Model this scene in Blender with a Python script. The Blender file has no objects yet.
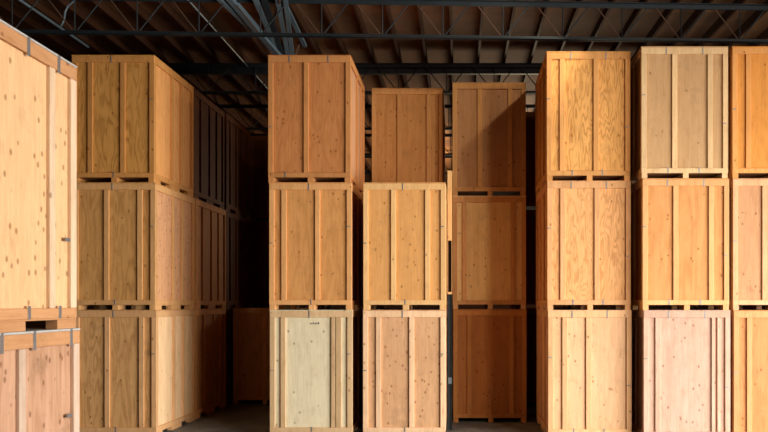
import bpy, bmesh, math, random
from mathutils import Vector, Matrix
random.seed(7)
scene = bpy.context.scene
COL = scene.collection
F = 780.0            # focal length in pixels of the 768x432 frame
CX, CY, EYE = 460.0, 303.0, 2.43

def P(px, py, d):
    """room point at distance d seen at that place of the photograph"""
    return Vector(((px - CX) * d / F, d, EYE + (CY - py) * d / F))

# ------------------------------------------------------------------ helpers
def srgb(r, g, b):
    f = lambda c: ((c / 255 + .055) / 1.055) ** 2.4 if c > 10 else c / 255 / 12.92
    return (f(r), f(g), f(b), 1)

def link(name, me, mat=None, parent=None, loc=None):
    o = bpy.data.objects.new(name, me)
    COL.objects.link(o)
    if mat and me and len(me.materials) == 0:
        me.materials.append(mat)
    if parent: o.parent = parent
    if loc is not None: o.location = loc
    return o

def tag(o, label=None, cat=None, group=None, kind=None):
    if label: o['label'] = label
    if cat: o['category'] = cat
    if group: o['group'] = group
    if kind: o['kind'] = kind
    return o

def empty(name, loc, rz=0):
    o = bpy.data.objects.new(name, None); COL.objects.link(o)
    o.location = loc; o.rotation_euler = (0, 0, rz); o.empty_display_size = .2
    return o

def bm_box(bm, a, b, bev=0.0):
    a, b = [min(p, q) for p, q in zip(a, b)], [max(p, q) for p, q in zip(a, b)]
    vs = [bm.verts.new((x, y, z)) for x in (a[0], b[0]) for y in (a[1], b[1]) for z in (a[2], b[2])]
    fs = []
    for q in ((0, 1, 3, 2), (4, 6, 7, 5), (0, 4, 5, 1), (2, 3, 7, 6), (0, 2, 6, 4), (1, 5, 7, 3)):
        fs.append(bm.faces.new([vs[i] for i in q]))
    if bev:
        es = list({e for f in fs for e in f.edges})
        bmesh.ops.bevel(bm, geom=es, offset=bev, segments=1, affect='EDGES')

def finish(bm, name):
    bmesh.ops.recalc_face_normals(bm, faces=bm.faces)
    me = bpy.data.meshes.new(name); bm.to_mesh(me); bm.free()
    return me

def boxes(name, lst, bev=.004):
    bm = bmesh.new()
    for a, b in lst: bm_box(bm, a, b, bev)
    return finish(bm, name)

def bar_into(bm, a, b, w, h=None, n=4):
    """rectangular (n=4) or round bar between two points"""
    a, b = Vector(a), Vector(b); h = h or w
    d = (b - a).normalized()
    up = Vector((0, 0, 1)) if abs(d.z) < .97 else Vector((0, 1, 0))
    s = d.cross(up).normalized(); u = s.cross(d).normalized()
    ring = []
    for p in (a, b):
        r = []
        for i in range(n):
            t = 2 * math.pi * (i + .5) / n
            k = 2 ** .5 if n == 4 else 1
            r.append(bm.verts.new(p + s * math.cos(t) * w / 2 * k + u * math.sin(t) * h / 2 * k))
        ring.append(r)
    for i in range(n):
        bm.faces.new((ring[0][i], ring[0][(i + 1) % n], ring[1][(i + 1) % n], ring[1][i]))
    bm.faces.new(ring[0]); bm.faces.new(ring[1][::-1])

def bars(name, lst, n=4):
    bm = bmesh.new()
    for t in lst: bar_into(bm, *t, n=n)
    return finish(bm, name)

# ------------------------------------------------------------------ materials
def new_mat(name, rough=.7, metal=0.0):
    m = bpy.data.materials.new(name); m.use_nodes = True
    nt = m.node_tree; b = nt.nodes['Principled BSDF']
    b.inputs['Roughness'].default_value = rough
    b.inputs['Metallic'].default_value = metal
    return m, nt, b

def N(nt, t, **kw):
    n = nt.nodes.new(t)
    for k, v in kw.items(): setattr(n, k, v)
    return n

def math_(nt, op, a, b=None, c=None, clamp=False):
    n = N(nt, 'ShaderNodeMath', operation=op); n.use_clamp = clamp
    for i, v in enumerate((a, b, c)):
        if v is None: continue
        if hasattr(v, 'is_output'): nt.links.new(v, n.inputs[i])
        else: n.inputs[i].default_value = v
    return n.outputs[0]

def mix(nt, fac, a, b, blend='MIX'):
    n = N(nt, 'ShaderNodeMix', data_type='RGBA', blend_type=blend)
    for s, v in ((0, fac), (6, a), (7, b)):
        if hasattr(v, 'is_output'): nt.links.new(v, n.inputs[s])
        else: n.inputs[s].default_value = v
    return n.outputs[2]

def coords(nt, scale):
    tc = N(nt, 'ShaderNodeTexCoord'); oi = N(nt, 'ShaderNodeObjectInfo')
    off = math_(nt, 'MULTIPLY', oi.outputs['Random'], 37.0)
    add = N(nt, 'ShaderNodeVectorMath', operation='ADD')
    nt.links.new(tc.outputs['Object'], add.inputs[0])
    cm = N(nt, 'ShaderNodeCombineXYZ')
    for i in range(3): nt.links.new(off, cm.inputs[i])
    nt.links.new(cm.outputs[0], add.inputs[1])
    mp = N(nt, 'ShaderNodeVectorMath', operation='MULTIPLY')
    nt.links.new(add.outputs[0], mp.inputs[0]); mp.inputs[1].default_value = scale
    return mp.outputs[0], add.outputs[0], oi.outputs['Random']

def noise(nt, vec, scale, detail=3, rough=.5):
    n = N(nt, 'ShaderNodeTexNoise'); n.inputs['Scale'].default_value = scale
    n.inputs['Detail'].default_value = detail; n.inputs['Roughness'].default_value = rough
    nt.links.new(vec, n.inputs['Vector'])
    return n.outputs['Fac']

def ramp(nt, fac, p0, p1):
    n = N(nt, 'ShaderNodeMapRange'); n.interpolation_type = 'SMOOTHSTEP'
    nt.links.new(fac, n.inputs[0]); n.inputs[1].default_value = p0; n.inputs[2].default_value = p1
    return n.outputs[0]

def wood(name, base, figure=.3, rings=26, knots=.25, pale=.25, axis=2, stains=.2, rough=.62, tint=.05, scale=2.2, stretch=.16):
    """plywood / softwood: contour-line figure of a stretched noise field, knots, streaks"""
    m, nt, b = new_mat(name, rough)
    sc = [scale, scale, scale]; sc[axis] = scale * stretch
    st, raw, rnd = coords(nt, sc)
    field = noise(nt, st, 1.0, 2.5, .45)
    ws = [9, 9, 9]; ws[axis] = 2.6
    wv, _, _ = coords(nt, ws)
    field = math_(nt, 'ADD', field, math_(nt, 'MULTIPLY', noise(nt, wv, 1.0, 3, .6), .07))
    rg = math_(nt, 'SINE', math_(nt, 'MULTIPLY', field, rings * 6.283 / 2))
    rg = math_(nt, 'MULTIPLY_ADD', rg, .5, .5)
    rg = math_(nt, 'POWER', rg, 1.7)
    patch = ramp(nt, noise(nt, st, 1.6, 2), .38, .62)
    fs = [26, 26, 26]; fs[axis] = 1.2
    fv, _, _ = coords(nt, fs)
    fine = ramp(nt, noise(nt, fv, 1.6, 4, .6), .3, .75)
    base = srgb(*base)
    dark = tuple(c * k for c, k in zip(base[:3], (.62, .52, .42))) + (1,)
    light = tuple(min(1, c * k) for c, k in zip(base[:3], (1.16, 1.2, 1.28))) + (1,)
    c = mix(nt, math_(nt, 'MULTIPLY', patch, pale), base, light)
    f = math_(nt, 'MULTIPLY', math_(nt, 'MULTIPLY', rg, math_(nt, 'MULTIPLY_ADD', patch, -.5, 1.0)), figure)
    c = mix(nt, f, c, dark)
    c = mix(nt, math_(nt, 'MULTIPLY', math_(nt, 'SUBTRACT', 1.0, rg), figure * .9), c, light)
    c = mix(nt, math_(nt, 'MULTIPLY', fine, .30), c, dark)
    ms = [11, 11, 11]; ms[axis] = 3.2
    mv, _, _ = coords(nt, ms)
    mn = noise(nt, mv, 1.0, 5, .7)
    c = mix(nt, math_(nt, 'MULTIPLY', ramp(nt, mn, .52, .72), .42), c, dark)
    c = mix(nt, math_(nt, 'MULTIPLY', ramp(nt, mn, .46, .30), .40), c, light)
    # knots
    ks = [9.5, 9.5, 9.5]; ks[axis] = 7.0
    kv, _, _ = coords(nt, ks)
    vo = N(nt, 'ShaderNodeTexVoronoi'); vo.inputs['Scale'].default_value = 1.0
    nt.links.new(kv, vo.inputs['Vector'])
    sep = N(nt, 'ShaderNodeSeparateColor'); nt.links.new(vo.outputs['Color'], sep.inputs[0])
    on = math_(nt, 'LESS_THAN', sep.outputs[0], min(.9, knots * 1.35))
    kd = ramp(nt, vo.outputs['Distance'], .24, .10)
    c = mix(nt, math_(nt, 'MULTIPLY', math_(nt, 'MULTIPLY', kd, on), .62), c, tuple(x * k for x, k in zip(base[:3], (.30, .17, .10))) + (1,))
    # grey dirt smudges
    sm = ramp(nt, noise(nt, raw, 2.6, 6, .7), .52, .74)
    c = mix(nt, math_(nt, 'MULTIPLY', sm, stains), c, srgb(92, 72, 52))
    hs = N(nt, 'ShaderNodeHueSaturation')
    nt.links.new(c, hs.inputs['Color'])
    nt.links.new(math_(nt, 'MULTIPLY_ADD', rnd, tint * 3.4, 1 - tint * 1.7), hs.inputs['Value'])
    nt.links.new(hs.outputs[0], b.inputs['Base Color'])
    bp = N(nt, 'ShaderNodeBump'); bp.inputs['Strength'].default_value = .18; bp.inputs['Distance'].default_value = .004
    nt.links.new(fine, bp.inputs['Height']); nt.links.new(bp.outputs[0], b.inputs['Normal'])
    b.inputs['Specular IOR Level'].default_value = .10
    return m

def plain(name, col, rough=.6, metal=0.0, var=.25, scale=5):
    m, nt, b = new_mat(name, rough, metal)
    st, raw, rnd = coords(nt, (1, 1, 1))
    n = noise(nt, raw, scale, 5, .6)
    base = srgb(*col)
    c = mix(nt, math_(nt, 'MULTIPLY', ramp(nt, n, .35, .7), var), base, tuple(x * .45 for x in base[:3]) + (1,))
    nt.links.new(c, b.inputs['Base Color'])
    return m

M = {
    'clip': plain('galvanised_clip', (140, 138, 134), .5, .6),
    'steel': plain('primer_steel', (46, 54, 57), .55, .35, .4, 3),
    'steel_light': plain('grey_steel', (112, 130, 136), .45, .3, .3, 3),
    'red_rod': plain('reddish_rod', (104, 74, 56), .7, .2, .4, 6),  # reddish tone for the left-leaning diagonals and thin braces
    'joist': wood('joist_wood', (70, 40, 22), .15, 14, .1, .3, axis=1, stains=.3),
    'floor_wood': wood('under_crate_wood', (150, 110, 70), .1),  # mid brown wood of the crate floor panels
}

# ------------------------------------------------------------------ storage crates
W, D = 1.49, 2.10
RAIL, POST, BAT, T = .115, .09, .09, .032       # rail height, post width, batten width, proud thickness
SK = .092                                        # skid height
CACHE = {}
def cached(key, fn):
    if key not in CACHE: CACHE[key] = fn()
    return CACHE[key].copy()          # own copy, since every crate has its own timber colour

def make_crate(label, x, y, z, ply, lumber, fronts, sides=(.92, 1.42), H=2.305, group=None,
               clips_front=(), clips_side=(), side_ply=None, post_w=POST, rail_mat=None, rot=0.0, lid=None, W=W):
    """x = left edge, y = front face, z = base.  fronts = left edges of the front battens as fractions of W"""
    root = empty('storage_crate', (x + W / 2, y + D / 2, z), rot)
    tag(root, label, 'crate', group)
    hx, hy = W / 2, D / 2
    side_ply = side_ply or ply; rail_mat = rail_mat or lumber
    top = H - .018
    b0 = SK                      # underside of the body
    def part(name, key, lst, mat, bev=.004):
        me = cached((name, key, W), lambda: boxes(name, lst, bev))
        me.materials.clear(); me.materials.append(mat)
        return link(name, me, None, root)
    # sheets
    part('front_panel', H, [((-hx + T, -hy + T, b0), (hx - T, -hy + T + .015, top))], ply, 0)
    part('back_panel', H, [((-hx + T, hy - T - .015, b0), (hx - T, hy - T, top))], ply, 0)
    for s in (-1, 1):
        part('side_panel', (H, s), [((s * (hx - T), -hy + T + .015, b0), (s * (hx - T - .015), hy - T - .015, top))], side_ply, 0)
    part('lid', H, [((-hx - .004, -hy - .004, top), (hx + .004, hy + .004, H))], lid or ply, .003)
    part('floor_panel', 0, [((-hx + T, -hy + T, b0), (hx - T, hy - T, b0 + .02))], M['floor_wood'], 0)
    # rails (front/back full width, side rails between)
    for s in (-1, 1):
        f0, f1 = s * hy, s * (hy - T)
        part('top_rail', (H, 'f', s), [((-hx, f0, top - RAIL), (hx, f1, top))], rail_mat)
        part('bottom_rail', (H, 'f', s), [((-hx, f0, b0), (hx, f1, b0 + .085))], rail_mat)
        part('top_rail', (H, 's', s), [((s * hx, -hy + T, top - RAIL), (s * (hx - T), hy - T, top))], rail_mat)
        part('bottom_rail', (H, 's', s), [((s * hx, -hy + T, b0), (s * (hx - T), hy - T, b0 + .085))], rail_mat)
    # corner posts, an L of two boards each
    zb, zt = b0 + .0855, top - RAIL - .0005
    for sx in (-1, 1):
        for sy in (-1, 1):
            part('corner_post', (H, sx, sy, post_w), [((sx * hx, sy * hy, zb), (sx * (hx - post_w), sy * (hy - T), zt)),
                                              ((sx * hx, sy * (hy - T), zb), (sx * (hx - T), sy * (hy - post_w - .01), zt))], lumber)
    for f in fronts:
        f, bw = (f if isinstance(f, tuple) else (f, BAT))
        x0 = -hx + f * W
        part('batten', (H, 'f', f, bw), [((x0, -hy + .002, zb), (x0 + bw, -hy + T, zt))], lumber)
        part('batten', (H, 'b', f, bw), [((-x0 - bw, hy - T, zb), (-x0, hy - .002, zt))], lumber)
    for s in (-1, 1):
        for q in sides:
            part('batten', (H, 's', s, q), [((s * (hx - .002), -hy + q - BAT / 2, zb), (s * (hx - T), -hy + q + BAT / 2, zt))], lumber)
    # three notched runners under the floor
    for cx in (-hx + .055, .02, hx - .055):
        w = .05
        part('skid', cx, [((cx - w, -hy + .004, 0), (cx + w, -hy + .32, b0 - .014)),
                          ((cx - w, -.25, 0), (cx + w, .25, b0 - .014)),
                          ((cx - w, hy - .32, 0), (cx + w, hy - .004, b0 - .014)),
                          ((cx - w, -hy + .004, b0 - .014), (cx + w, hy - .004, b0))], rail_mat, .002)
    # galvanised clips
    for i, (u, zf) in enumerate(clips_front):      # u fraction of width, zf height in m from the base or 't','b'
        if zf == 't': a, b = (-hx + u * W, -hy - .004, top - RAIL - .012), (-hx + u * W + .022, -hy, top + .01)
        elif zf == 'b': a, b = (-hx + u * W, -hy - .004, b0 + .002), (-hx + u * W + .022, -hy, b0 + .10)
        else: a, b = (-hx + u * W, -hy - .004, zf), (-hx + u * W + .06, -hy, zf + .018)
        part('steel_clip', ('f', u, zf, H), [(a, b)], M['clip'], .001)
    for v, zf in clips_side:                       # on the right side, v metres from the back end
        yy = hy - v
        if zf == 't': part('steel_clip', ('s', v, zf, H), [((hx, yy - .02, top - RAIL - .02), (hx + .005, yy + .02, H - .001))], M['clip'], .001)
        elif zf == 'b': part('steel_clip', ('s', v, zf, H), [((hx, yy - .02, b0), (hx + .005, yy + .02, b0 + .105))], M['clip'], .001)
        else: part('steel_clip', ('s', v, zf, H), [((hx, yy - .09, zf), (hx + .005, yy, zf + .03))], M['clip'], .001)
    return root

def wm(name, ply, lum=None, **k):
    lk = dict(figure=.10, rings=8, knots=.10, pale=.5, stains=.12)
    lum = lum or tuple(min(255, int(c * 1.06)) for c in ply)
    return wood(name + '_plywood', ply, **k), wood(name + '_timber', lum, **lk)

CF = [(.28, 't'), (.70, 't'), (.30, 'b'), (.66, 'b'), (.003, 1.45), (.94, .95)]
CF2 = [(.47, 't'), (.50, 'b'), (.003, 1.2), (.94, 1.5)]

LX = -5.51 - W
def stack(x, y, specs, base=0.0, sides=(.92, 1.42), dx=(0, 0, 0), dy=(0, 0, 0), W=W):
    z = base
    for i, sp in enumerate(specs):
        kw = dict(sp); H = kw.get('H', 2.305)
        kw.setdefault('sides', sides); kw['W'] = W
        make_crate(x=x + dx[i], y=y + dy[i], z=z, **kw)
        z += H

def crate_spec(label, mats, fronts, **k):
    return dict(label=label, ply=mats[0], lumber=mats[1], fronts=fronts, **k)

m_L3 = wm('left_base', (214, 162, 102), (220, 168, 114), figure=.55, rings=22, scale=3.5, stains=.35)
m_L2 = wm('left_middle', (212, 156, 90), (218, 164, 104), figure=.50, rings=22, scale=3.5)
m_L1 = wm('left_top', (210, 150, 76), (204, 142, 76), figure=.7, rings=24, scale=4)
m_side_pale = wood('left_side_pale_plywood', (236, 196, 146), figure=.12, rings=14, knots=.35)
m_side_pink = wood('left_side_pink_plywood', (230, 170, 120), figure=.16, rings=14, knots=.55)
m_side_gold = wood('left_side_gold_plywood', (222, 156, 90), figure=.10, rings=16, knots=.1)
G = 'storage crates stacked three high in rows'
stack(LX, 14.1, [
    crate_spec('brown plywood crate on the floor, bottom of the stack left of the dark aisle', m_L3, (.37, .786), side_ply=m_side_pale, clips_front=CF2, group=G),
    crate_spec('brown plywood crate in the middle of the stack left of the dark aisle', m_L2, (.375, .78), side_ply=m_side_pink, clips_front=CF2, group=G),
    crate_spec('dark golden crate on top of the stack left of the dark aisle', m_L1, (.19, .585), side_ply=m_side_gold, clips_front=CF2, group=G)],
    dx=(.02, 0, -.02))
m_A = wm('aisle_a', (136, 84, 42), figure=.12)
m_A2 = wm('aisle_a_bright', (206, 148, 92), figure=.15)  # colour raised in place of fill light in the aisle
m_B = wm('aisle_shaded', (96, 50, 22), figure=.12)  # darkness of the aisle put into the crate colour
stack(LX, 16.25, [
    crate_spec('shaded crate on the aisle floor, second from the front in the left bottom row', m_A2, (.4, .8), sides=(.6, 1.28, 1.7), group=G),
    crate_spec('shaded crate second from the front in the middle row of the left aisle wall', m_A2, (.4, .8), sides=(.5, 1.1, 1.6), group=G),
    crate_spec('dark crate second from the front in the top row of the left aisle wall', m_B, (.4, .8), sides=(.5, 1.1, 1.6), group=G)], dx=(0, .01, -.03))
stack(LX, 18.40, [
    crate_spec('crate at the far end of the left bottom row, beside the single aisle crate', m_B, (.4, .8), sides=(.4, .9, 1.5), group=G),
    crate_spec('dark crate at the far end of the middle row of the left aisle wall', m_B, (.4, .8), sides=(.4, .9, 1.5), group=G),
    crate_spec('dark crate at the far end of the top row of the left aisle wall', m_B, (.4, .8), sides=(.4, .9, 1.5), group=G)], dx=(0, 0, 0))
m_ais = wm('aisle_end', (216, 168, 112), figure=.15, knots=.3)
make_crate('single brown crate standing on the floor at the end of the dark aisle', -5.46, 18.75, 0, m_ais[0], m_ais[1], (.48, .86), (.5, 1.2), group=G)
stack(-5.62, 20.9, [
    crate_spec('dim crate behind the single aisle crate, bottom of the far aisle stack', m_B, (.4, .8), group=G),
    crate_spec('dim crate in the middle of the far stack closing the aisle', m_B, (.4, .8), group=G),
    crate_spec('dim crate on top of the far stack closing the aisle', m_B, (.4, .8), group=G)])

# three-high stack right of the aisle
m_c1 = wm('cream', (232, 216, 176), (214, 176, 128), figure=.05, rings=10, knots=.22, stains=.08)
m_c2 = wm('tan_grain', (222, 158, 92), (226, 166, 104), figure=.26, rings=24)
m_c3 = wm('orange_brown', (192, 126, 72), (202, 138, 80), figure=.28, rings=18, scale=4, knots=.3)
m_side_lit = wood('lit_pinkish_side_plywood', (214, 158, 112), figure=.14, rings=12, knots=.2)  # lit copy of the side plywood, warm light put into its colour
m_side_shaded = wood('shaded_side_plywood', (150, 96, 56), figure=.14, rings=12, knots=.2)  # shaded copy of it, the neighbouring stack's shade put into its colour
stack(-3.46, 14.1, [
    crate_spec('pale cream plywood crate on the floor right of the dark aisle', m_c1, (.13, (.745, .07), (.80, .10)), side_ply=m_side_shaded, clips_front=CF2, group=G),
    crate_spec('tan crate in the middle of the stack directly above the pale cream crate', m_c2, (.146, .555), side_ply=m_side_shaded, clips_front=CF2, group=G),
    crate_spec('orange brown crate on top of the stack above the pale cream crate', m_c3, (.43,), side_ply=m_side_lit, clips_front=[(.25, 't'), (.72, 't'), (.2, 'b'), (.003, 1.0)], group=G)],
    sides=(1.0, 1.62), dx=(.02, .01, -.01))

# faint printed stamp near the top of the pale cream crate
cream = next(o for o in COL.objects if o.get('label', '').startswith('pale cream plywood'))
link('stamp', boxes('stamp', [((-.02 + i * .045, -D / 2 + T - .002, 2.045), (-.02 + i * .045 + .028, -D / 2 + T, 2.045 + h)) for i, h in enumerate((.022, .03, .03, .036))], 0),
     plain('stamp_ink', (70, 62, 54)), cream)

# two-high stack
m_s1 = wm('knotty_peach', (224, 172, 124), (238, 194, 148), figure=.10, rings=14, knots=.7)
m_s2 = wm('knotty_tan', (220, 160, 94), (234, 184, 120), figure=.10, rings=14, knots=.5)
stack(-1.755, 14.1, [
    crate_spec('knotty peach crate on the floor, bottom of the shorter two high stack', m_s1, (.157, .56), clips_front=CF2, group=G),
    crate_spec('light tan crate on top of the shorter two high stack', m_s2, (.335, .75), clips_front=CF2, group=G)],
    sides=(.55, 1.3), dx=(0, .005))

# stacks set further back
# the slot beside the first bright right stack is darkened by an added stack below
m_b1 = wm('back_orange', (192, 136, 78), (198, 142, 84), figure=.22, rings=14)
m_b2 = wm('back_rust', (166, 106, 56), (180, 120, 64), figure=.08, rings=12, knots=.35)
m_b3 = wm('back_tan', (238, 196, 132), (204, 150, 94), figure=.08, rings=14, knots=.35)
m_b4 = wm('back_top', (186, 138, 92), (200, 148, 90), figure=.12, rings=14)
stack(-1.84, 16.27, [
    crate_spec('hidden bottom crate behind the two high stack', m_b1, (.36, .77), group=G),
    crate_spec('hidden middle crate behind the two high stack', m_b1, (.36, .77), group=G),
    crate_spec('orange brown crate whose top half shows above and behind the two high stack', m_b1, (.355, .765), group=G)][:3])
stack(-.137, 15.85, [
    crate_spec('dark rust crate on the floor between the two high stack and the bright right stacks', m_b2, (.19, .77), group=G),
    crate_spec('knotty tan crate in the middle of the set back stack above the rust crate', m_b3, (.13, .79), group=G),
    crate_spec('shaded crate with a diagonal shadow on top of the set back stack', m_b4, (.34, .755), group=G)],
    sides=(.55, 1.3), dx=(0, -.01, -.015))

# unseen row, added to keep the slot left of the first bright stack black
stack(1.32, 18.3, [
    crate_spec('added dark crate on the floor blocking the slot left of the pale orange crate', m_B, (.4, .8), group=G),
    crate_spec('added dark middle crate blocking the slot left of the flame grained crates', m_B, (.4, .8), group=G),
    crate_spec('added dark top crate blocking the slot left of the flame grained crates', m_B, (.4, .8), group=G)])
# right hand stacks
m_r1 = wm('r_base', (232, 182, 134), (228, 178, 126), figure=.10, rings=14, knots=.4)
m_r2 = wm('r_flame', (232, 170, 108), (228, 170, 114), figure=.6, rings=26, knots=.08, scale=4.5, stretch=.2)
m_r3 = wm('r_flame_top', (228, 166, 92), (226, 162, 94), figure=.8, rings=28, knots=.05, scale=4.5, stretch=.2)
stack(1.545, 13.9, [
    crate_spec('pale orange crate with nail holes on the floor, first right of the rust crate', m_r1, (.17, .455), clips_front=CF, group=G),
    crate_spec('crate with flame patterned grain in the middle of the first bright right stack', m_r2, (.155, .565), clips_front=CF, group=G),
    crate_spec('crate with bold flame patterned grain on top of the first bright right stack', m_r3, (.155, .56), clips_front=CF, group=G)],
    sides=(.7, 1.4), dx=(.025, .01, 0))
m_q1 = wm('r_pink', (202, 162, 136), (208, 168, 140), figure=.04, rings=10, knots=.35, stains=.15)
m_q2 = wm('r_honey', (212, 148, 88), (226, 170, 110), figure=.3, rings=16, knots=.2)
m_q3 = wm('r_beige', (196, 154, 106), (222, 184, 132), figure=.05, rings=12, knots=.04)
stack(3.18, 13.63, [
    crate_spec('pinkish white crate on the floor at the lower right', m_q1, (.135, (.785, .05), (.85, .05)), clips_front=CF, group=G),
    crate_spec('honey coloured crate in the middle of the stack above the pinkish white crate', m_q2, (.355, .765), clips_front=CF, group=G),
    crate_spec('beige crate with smooth panels on top of the stack above the pinkish white crate', m_q3, (.355, .765), clips_front=CF, group=G)],
    sides=(.7, 1.4), dx=(.03, .01, -.01), W=1.515)
m_p1 = wm('edge_honey', (204, 138, 84), (214, 154, 100), figure=.22, rings=16, knots=.2)
m_p2 = wm('edge_peach', (208, 152, 106), (220, 170, 122), figure=.10, rings=14, knots=.4)
m_p3 = wm('edge_orange', (220, 146, 68), (218, 152, 84), figure=.20, rings=24, knots=.1)
stack(4.76, 13.63, [
    crate_spec('honey crate on the floor cut by the right edge of the photo', m_p1, (.155, .57), clips_front=CF2, group=G),
    crate_spec('peach crate in the middle of the stack at the right edge', m_p2, (.345, .755), clips_front=CF2, group=G),
    crate_spec('orange crate on top of the stack at the right edge', m_p3, (.16, .57), clips_front=CF2, group=G)],
    sides=(.7, 1.4), dx=(.025, .01, 0))

# near stack at the left, seen from its long side
m_n1 = wm('near_lower', (190, 146, 112), (206, 178, 152), figure=.3, rings=10, knots=.45, stains=.45, pale=.9, scale=5)
m_n2 = wm('near_upper', (222, 178, 128), (226, 194, 156), figure=.07, rings=10, knots=.45)
m_nr = wood('near_rail_timber', (196, 144, 98), figure=.1, rings=8, knots=.2, axis=1)
m_lid = plain('weathered_lid_edge', (186, 184, 176), .8, 0, .3, 12)
make_crate('large peach crate nearest the camera at lower left, its long side showing', -3.35 - W, 4.77, 0, m_n1[0], m_n1[1], (.3, .7),
           sides=(2.10 - .89, 2.10 - 1.52), H=2.21, clips_side=[(.15, 't'), (.73, 't'), (1.17, 't'), (.14, 1.45), (.5, 'b')], rail_mat=m_nr, lid=m_lid, group='near crates at the left edge')
make_crate('large cream streaked crate nearest the camera at upper left, resting on the peach crate', -3.375 - W, 4.77, 2.21, m_n2[0], m_n2[1], (.3, .7),
           sides=(2.10 - .40, 2.10 - 1.25), clips_side=[(.31, 't'), (.77, 't'), (.29, 'b'), (.76, 'b'), (.12, .75)], rail_mat=m_nr, lid=m_lid, group='near crates at the left edge')

# post between the two high stack and the set back stack
gp = tag(empty('timber_post', (-.195, 15.0, 0)), 'narrow pale timber post on a dark steel channel in the slot beside the shorter stack', 'post')
link('upper_board', boxes('upper_board', [((-.045, -.03, 2.6), (-.035, .03, 4.97)), ((.035, -.03, 2.6), (.045, .03, 4.97)),
                                          ((-.035, -.03, 3.63), (.035, .03, 4.97)), ((-.035, -.03, 2.6), (.035, .03, 2.64))], .001), m_s2[1], gp)
link('steel_channel', boxes('steel_channel', [((-.04, .0, 0), (.04, .008, 2.6)), ((-.04, -.03, 0), (-.032, 0, 2.6)), ((.032, -.03, 0), (.04, 0, 2.6))], .001), M['steel'], gp)
link('junction_box', boxes('junction_box', [((-.035, -.04, .88), (.035, 0, 1.0))], .003), M['steel_light'], gp)

# ------------------------------------------------------------------ roof
ZB, ZT = 7.36, 8.06          # underside of the bottom chord, top of the top chord
JZ = ZT + .004
XL, XR, YN, YF = -14.0, 12.0, -8.0, 38.0

def truss(y, label, mat=None, x0=-13.9, x1=11.9, skew=0.0, first=None):
    root = empty('roof_truss', (0, y, 0), skew)
    tag(root, label, 'roof truss', 'steel roof trusses')
    for s in (-1, 1):
        link('bottom_chord', MB['bc'][s].copy(), mat, root)
        link('top_chord', MB['tc'][s].copy(), mat, root)
    node = 1.123
    k = -12
    while True:
        x = -.32 + k * node; k += 1
        if x > 11.3: break
        if x < -13.2: continue
        for nm, me, mt in (('web_rod', MB['v'], M['steel']), ('web_rod', MB['d1'], M['red_rod']), ('web_rod', MB['d2'], M['steel'])) if mat == M['steel'] else (('web_rod', MB['v2'], mat), ('web_rod', MB['e1'], mat), ('web_rod', MB['e2'], mat)):
            link(nm, me, mt, root, (x, 0, 0))
    return root
MB = {'bc': {}, 'tc': {}}
for s in (-1, 1):
    MB['bc'][s] = boxes('bottom_chord', [((-13.9, s * .012, ZB), (11.9, s * .06, ZB + .012)), ((-13.9, s * .012, ZB), (11.9, s * .018, ZB + .06))], 0)
    MB['tc'][s] = boxes('top_chord', [((-13.9, s * .012, ZT - .012), (11.9, s * .075, ZT)), ((-13.9, s * .012, ZT - .085), (11.9, s * .02, ZT))], 0)
h0, h1 = ZB + .05, ZT - .05
MB['v'] = bars('web_rod', [((0, 0, h0), (0, 0, h1), .022)], 6)
MB['d1'] = bars('web_rod', [((-.03, 0, h0), (-.5, 0, h1), .024)], 6)
MB['d2'] = bars('web_rod', [((.03, 0, h0), (.5, 0, h1), .024)], 6)
for k_, q_ in (('v2', 'v'), ('e1', 'd1'), ('e2', 'd2')): MB[k_] = MB[q_].copy()
M['steel_dark'] = plain('dark_steel', (34, 36, 38), .6, .2, .4, 3)  # darker steel than on the first truss in view
names = ['steel roof truss crossing just above the crate stacks, the first in view',
         'steel roof truss directly behind the first, above the set back stacks',
         'third steel roof truss back, seen over the dark aisle',
         'fourth steel roof truss back in the slot above the timber post',
         'fifth steel roof truss back, far beyond the crates',
         'last steel roof truss before the far wall']
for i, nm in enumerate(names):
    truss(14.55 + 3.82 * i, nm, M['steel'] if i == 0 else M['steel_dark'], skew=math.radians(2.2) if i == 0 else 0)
truss(14.55 - 3.82, 'steel roof truss nearer than the picture, just above its top edge', M['steel_dark'])
tag(link('roof_beam', boxes('roof_beam', [((-13.9, 18.46, 7.86), (11.9, 18.56, 8.06))], 0), M['steel_dark']), 'dark steel beam under the joists behind the second roof truss', 'beam')
truss(14.55 - 7.64, 'steel roof truss high overhead in front of the crates', M['steel_dark'])

# wooden joists laid over the trusses, running into the distance
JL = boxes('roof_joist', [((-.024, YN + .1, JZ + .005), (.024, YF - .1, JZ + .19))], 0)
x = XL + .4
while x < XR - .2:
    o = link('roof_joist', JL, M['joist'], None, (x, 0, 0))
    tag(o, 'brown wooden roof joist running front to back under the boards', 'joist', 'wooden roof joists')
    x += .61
# roof boards
m, nt, b = new_mat('roof_boards', .8)
st, raw, rnd = coords(nt, (1, 1, 1))
sp = N(nt, 'ShaderNodeSeparateXYZ'); nt.links.new(raw, sp.inputs[0])
by = math_(nt, 'FLOOR', math_(nt, 'DIVIDE', sp.outputs[1], 1.22))
bx_ = math_(nt, 'FLOOR', math_(nt, 'DIVIDE', sp.outputs[0], 2.44))
wn = N(nt, 'ShaderNodeTexWhiteNoise', noise_dimensions='2D')
cb = N(nt, 'ShaderNodeCombineXYZ'); nt.links.new(bx_, cb.inputs[0]); nt.links.new(by, cb.inputs[1]); nt.links.new(cb.outputs[0], wn.inputs['Vector'])
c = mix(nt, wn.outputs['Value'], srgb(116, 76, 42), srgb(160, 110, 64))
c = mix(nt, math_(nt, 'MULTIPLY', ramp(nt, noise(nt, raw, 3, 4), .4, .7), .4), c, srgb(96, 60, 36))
nt.links.new(c, b.inputs['Base Color'])
M['deck'] = m
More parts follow.
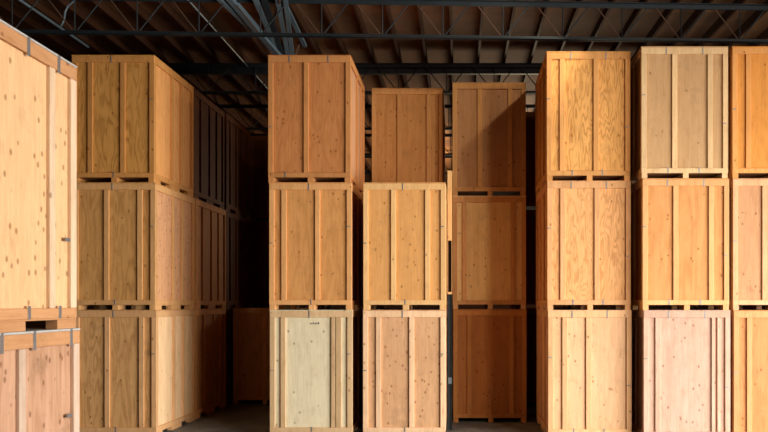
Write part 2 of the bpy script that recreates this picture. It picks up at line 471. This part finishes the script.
tag(link('ceiling', boxes('ceiling', [((XL, YN, JZ + .19), (XR, YF, JZ + .25))], 0), M['deck']), kind='structure')

# column with splayed braces behind the tan stack
hub = P(287, 66, 15.75 + .9)
cx_, cy_ = -3.68, 16.65
col = tag(empty('roof_column', (cx_, cy_, 0)), 'grey steel roof column with splayed braces rising behind the orange brown top crate', 'column')
def rel(v): return Vector(v) - Vector((cx_, cy_, 0))
link('shaft', boxes('shaft', [((-.06, -.06, 0), (-.03, .06, 7.9)), ((.03, -.06, 0), (.06, .06, 7.9)), ((-.03, -.01, 0), (.03, .01, 7.9))], .002), M['steel'], col)
hubp = Vector((0, 0, 7.15))
def brace(pa, pb, w, h, mat): 
    link('brace', bars('brace', [(rel(pa), rel(pb), w, h)]), mat, col)
def hit(px, py, z):            # place in the roof plane of height z behind that pixel
    d = (z - EYE) * F / (CY - py); return P(px, py, d)
hb = P(281, 60, 16.4)
brace(P(278, 55, 16.3), hit(216, -4, 8.0), .085, .05, M['steel_light'])
brace(P(283, 60, 16.3), hit(228, -4, 8.02), .12, .10, M['steel_light'])
brace(P(281, 58, 16.35), hit(254, -4, 8.0), .09, .06, M['steel_light'])
brace(P(284, 60, 16.4), hit(263, -4, 8.02), .10, .06, M['steel'])
brace(P(289, 60, 16.45), hit(277, -4, 8.0), .08, .06, M['steel_light'])
brace(P(293, 60, 16.5), hit(285, -4, 8.0), .08, .06, M['steel_light'])
brace(P(305, 46, 16.6), hit(281, -4, 8.02), .08, .06, M['steel_light'])
brace(P(268, 36, 16.0), P(280, 0, 14.2), .03, .03, M['red_rod'])
brace(P(294, 60, 16.5), P(300, 42, 16.5), .03, .03, M['red_rod'])

# pipes in the roof, running front to back
def pipe(name, label, pts, r, mat, cat='pipe'):
    me = bars(name, [(pts[i], pts[i + 1], 2 * r) for i in range(len(pts) - 1)], 10)
    return tag(link(name, me, mat), label, cat)
x_a = -5.0
pipe('conduit', 'thin steel pipe running back under the roof above the dark aisle', [(x_a, 3, 8.0), (x_a, 37.5, 8.0)], .018, M['steel_light'])
x_b = hit(20, 0, 7.98).x
pipe('conduit', 'pale steel pipe with a coupling under the roof above the near left crates', [(x_b, 3, 7.98), (x_b, 16.9, 7.98)], .028, M['steel_light'])
kp = [hit(66 + 2 * 0, 24, 8.0)]
pipe('cable', 'bent grey cable looping down from the roof above the near left crates', [P(61, 26, 14.4), P(64, 20, 14.4), P(65, 12, 14.4), P(68, 6, 14.4), P(75, 0, 14.4)], .018, M['steel_light'], 'cable')

# ------------------------------------------------------------------ shell
m, nt, b = new_mat('concrete_floor', .6)
st, raw, rnd = coords(nt, (1, 1, 1))
c = mix(nt, ramp(nt, noise(nt, raw, 1.4, 6, .6), .3, .7), srgb(124, 130, 128), srgb(88, 92, 92))
c = mix(nt, math_(nt, 'MULTIPLY', ramp(nt, noise(nt, raw, 9, 4), .55, .7), .5), c, srgb(54, 50, 46))
nt.links.new(c, b.inputs['Base Color']); M['floor'] = m
M['wall'] = wood('wall_boards', (104, 72, 48), figure=.1, rings=10)
tag(link('floor', boxes('floor', [((XL, YN, -.2), (XR, YF, 0))], 0), M['floor']), kind='structure')
zc = JZ + .25
tag(link('wall_left', boxes('wall_left', [((XL - .2, YN, 0), (XL, YF, zc))], 0), M['wall']), kind='structure')
tag(link('wall_back', boxes('wall_back', [((XL - .2, YF, 0), (XR + .2, YF + .2, zc))], 0), M['wall']), kind='structure')
tag(link('wall_front', boxes('wall_front', [((XL - .2, YN - .2, 0), (XR + .2, YN, zc))], 0), M['wall']), kind='structure')
DY0, DY1, DZ = 0.5, 11.5, 4.6           # the loading door in the right wall
tag(link('wall_right', boxes('wall_right', [((XR, YN, 0), (XR + .2, DY0, zc)), ((XR, DY1, 0), (XR + .2, YF, zc)), ((XR, DY0, DZ), (XR + .2, DY1, zc))], 0), M['wall']), kind='structure')

# ------------------------------------------------------------------ light
def area(name, loc, target, sx, sy, power, col, spread=180):
    l = bpy.data.lights.new(name, 'AREA'); l.shape = 'RECTANGLE'; l.size = sx; l.size_y = sy
    l.energy = power; l.color = col; l.spread = math.radians(spread)
    o = bpy.data.objects.new(name, l); COL.objects.link(o)
    o.location = loc
    o.rotation_euler = (Vector(target) - Vector(loc)).to_track_quat('-Z', 'Y').to_euler()
    return o
# daylight through the loading door: sky light, so it comes in slightly downwards
ym = (DY0 + DY1) / 2
area('door_daylight', (XR + .3, ym, DZ / 2), (0, ym + 6.5, DZ / 2 - 4.0), DY1 - DY0, DZ, 2000, (.96, .97, 1), 112)
# warm high bay lamp at the right, in front of the stacks
area('high_bay_lamp', (8.5, 0, 7.6), (-2, 15, 4), 1.2, 1.2, 760, (1, .82, .64))
# small lamp above the first bright right stack, aimed at the stacks set further back
sl = bpy.data.lights.new('aisle_spot', 'SPOT'); sl.energy = 230; sl.color = (1, .86, .7); sl.spot_size = math.radians(62); sl.spot_blend = .5; sl.shadow_soft_size = .06
so = bpy.data.objects.new('aisle_spot', sl); COL.objects.link(so); so.location = (2.75, 12.35, 7.98)
so.rotation_euler = (Vector((-1.3, 15.9, 5.6)) - so.location).to_track_quat('-Z', 'Y').to_euler()
# far bay lamp
area('far_bay_lamp', (3, 30, 5.0), (2, 29, 9), 4, 4, 1100, (1, .78, .52))

w = bpy.data.worlds.new('world'); scene.world = w; w.use_nodes = True
w.node_tree.nodes['Background'].inputs[0].default_value = (.5, .6, .8, 1)
w.node_tree.nodes['Background'].inputs[1].default_value = .06

# ------------------------------------------------------------------ camera
cam = bpy.data.cameras.new('camera'); co = bpy.data.objects.new('camera', cam); COL.objects.link(co)
cam.sensor_width = 36; cam.lens = F / 768 * 36
cam.shift_x = (384 - CX) / 768
cam.shift_y = (CY - 216) / 768
cam.clip_end = 200
co.location = (0, 0, EYE); co.rotation_euler = (math.radians(90), 0, 0)
scene.camera = co
scene.view_settings.view_transform = 'Standard'
scene.view_settings.look = 'None'
scene.view_settings.exposure = -0.06
scene.view_settings.gamma = 1
scene.view_settings.use_curve_mapping = False
